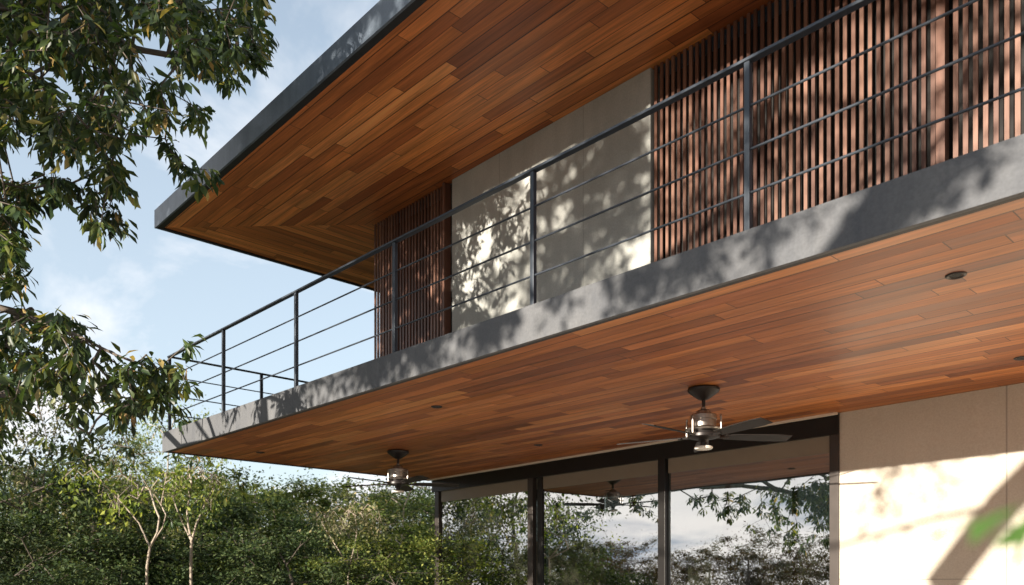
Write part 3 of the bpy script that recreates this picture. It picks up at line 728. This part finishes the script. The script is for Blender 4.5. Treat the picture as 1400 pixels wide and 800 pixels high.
forked(199, 12.5, [[(201, 775), (205, 748)], [(197, 732), (190, 715)], [(215, 728), (218, 708), (212, 694), (205, 670)], [(222, 722), (227, 704), (220, 690), (226, 660)], [(190, 715), (160, 680), (140, 660)]],
       [(212, 662, 16), (232, 655, 10), (188, 668, 12), (148, 655, 12), (158, 685, 10), (120, 645, 12), (95, 660, 8), (155, 700, 8)], M['lime'], 'slender pale forked trunk with bright lime leaves at lower left', 5, .09)
forked(262, 13.5, [[(261, 770), (262, 740)], [(250, 716), (243, 700), (234, 672)], [(257, 716), (256, 700), (262, 660)], [(268, 718), (280, 690), (292, 668)]],
       [(245, 662, 14), (270, 650, 14), (290, 660, 12), (280, 690, 10), (232, 680, 8)], M['wood1'], 'slender pale trunk with green leaves just right of the lime leaved tree', 12, .09)
forked(476, 14, [[(476, 790), (478, 775)], [(466, 757), (452, 735), (440, 715)], [(484, 750), (488, 730), (486, 705)]],
       [(440, 712, 14), (486, 705, 16), (465, 725, 12), (510, 720, 10)], M['wood3'], 'thin Y shaped pale tree at the bottom below the farther fan', 12, .08, .0045)

# undergrowth as one mass
rng = np.random.default_rng(77); C = []; 
for _ in range(1500):
    px = rng.uniform(-250, 1150); D = rng.uniform(14, 34) if px < 600 else rng.uniform(28, 46)
    p = at(px, 800, D); hgt = rng.uniform(.4, 2.1) * (1 + (D - 14) / 40); C.append((p[0], p[1], hgt * rng.uniform(.3, 1)))
C = np.repeat(np.array(C), 150, 0); off = rng.normal(0, .5, C.shape) * (1, 1, .6) * rng.uniform(.15, 1.1, (len(C), 1)); m = len(C); L = .10 * rng.uniform(.5, 1.3, m)
P3 = C + off; P3[:, 2] = np.abs(P3[:, 2])
V, T = leaves(P3, rng.normal(0, 1, (m, 3)), L, L * .5, rng, CARD_V, CARD_T, .8)
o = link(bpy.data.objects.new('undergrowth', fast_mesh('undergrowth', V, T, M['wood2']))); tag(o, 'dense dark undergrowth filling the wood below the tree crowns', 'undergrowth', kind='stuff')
# hedge line on the camera's side of the garden, mirrored in the glass
rng = np.random.default_rng(78); C = []
for _ in range(420):
    A = rng.uniform(-6, 46); B = rng.uniform(-30, -24); C.append((-A, B, rng.uniform(.2, 2.6 + .6 * math.sin(A * .5) + .3 * math.sin(A * 1.3))))
C = np.repeat(np.array(C), 160, 0); off = rng.normal(0, .6, C.shape); m = len(C); L = .15 * rng.uniform(.5, 1.3, m)
P3 = C + off; P3[:, 2] = np.abs(P3[:, 2])
V, T = leaves(P3, rng.normal(0, 1, (m, 3)), L, L * .5, rng, CARD_V, CARD_T, .8)
o = link(bpy.data.objects.new('thicket', fast_mesh('thicket', V, T, M['rust']))); tag(o, 'brownish thicket across the garden, mirrored low in the glass', 'thicket', kind='stuff')

# ------------------------------------------------------------------ blurred shrub right beside the camera
rng = np.random.default_rng(5)
b = at(1600, 800, .75); b[2] = 0
tipsP = [at(1400, 700, .56), at(1340, 712, .6), at(1430, 735, .56), at(1405, 690, .56)]
N = [b, b + (0, 0, .8), at(1540, 790, .7), at(1460, 735, .58)]; P_ = [-1, 0, 1, 2]; tl = []
for p in tipsP: N.append(p); P_.append(3); tl.append(len(N) - 1)
N = np.array(N); Vb, Fb = skeleton_mesh(N, np.array(P_), tl, .0014, ex=.5, seg=6)
C = np.array([at(1400, 690, .55), at(1412, 700, .55), at(1345, 708, .6), at(1400, 712, .56), at(1440, 720, .56), at(1300, 724, .6), at(1440, 690, .56)])
D_ = np.array([(-.4, -.6, -.35), (-.2, -.5, -.5), (-.6, -.5, -.25), (.1, -.5, -.6), (.3, -.4, -.1), (-.6, -.5, -.35), (.2, .3, .3)])
Vl, Tl = leaves(C, D_, np.array([.048, .044, .028, .042, .05, .018, .05]), np.array([.024, .021, .009, .018, .024, .006, .024]), rng, roll=1.2)
M['green'] = leaf_mat('fresh_leaf', [(0, (0.045, 0.10, 0.022)), (1, (0.085, 0.16, 0.04))], .3)
tree_obj('garden_shrub', tuple(b), Vb, Fb, Vl, Tl, M['bark'], M['green'], 'fresh green shrub leaves out of focus close at the right edge', cat='shrub')
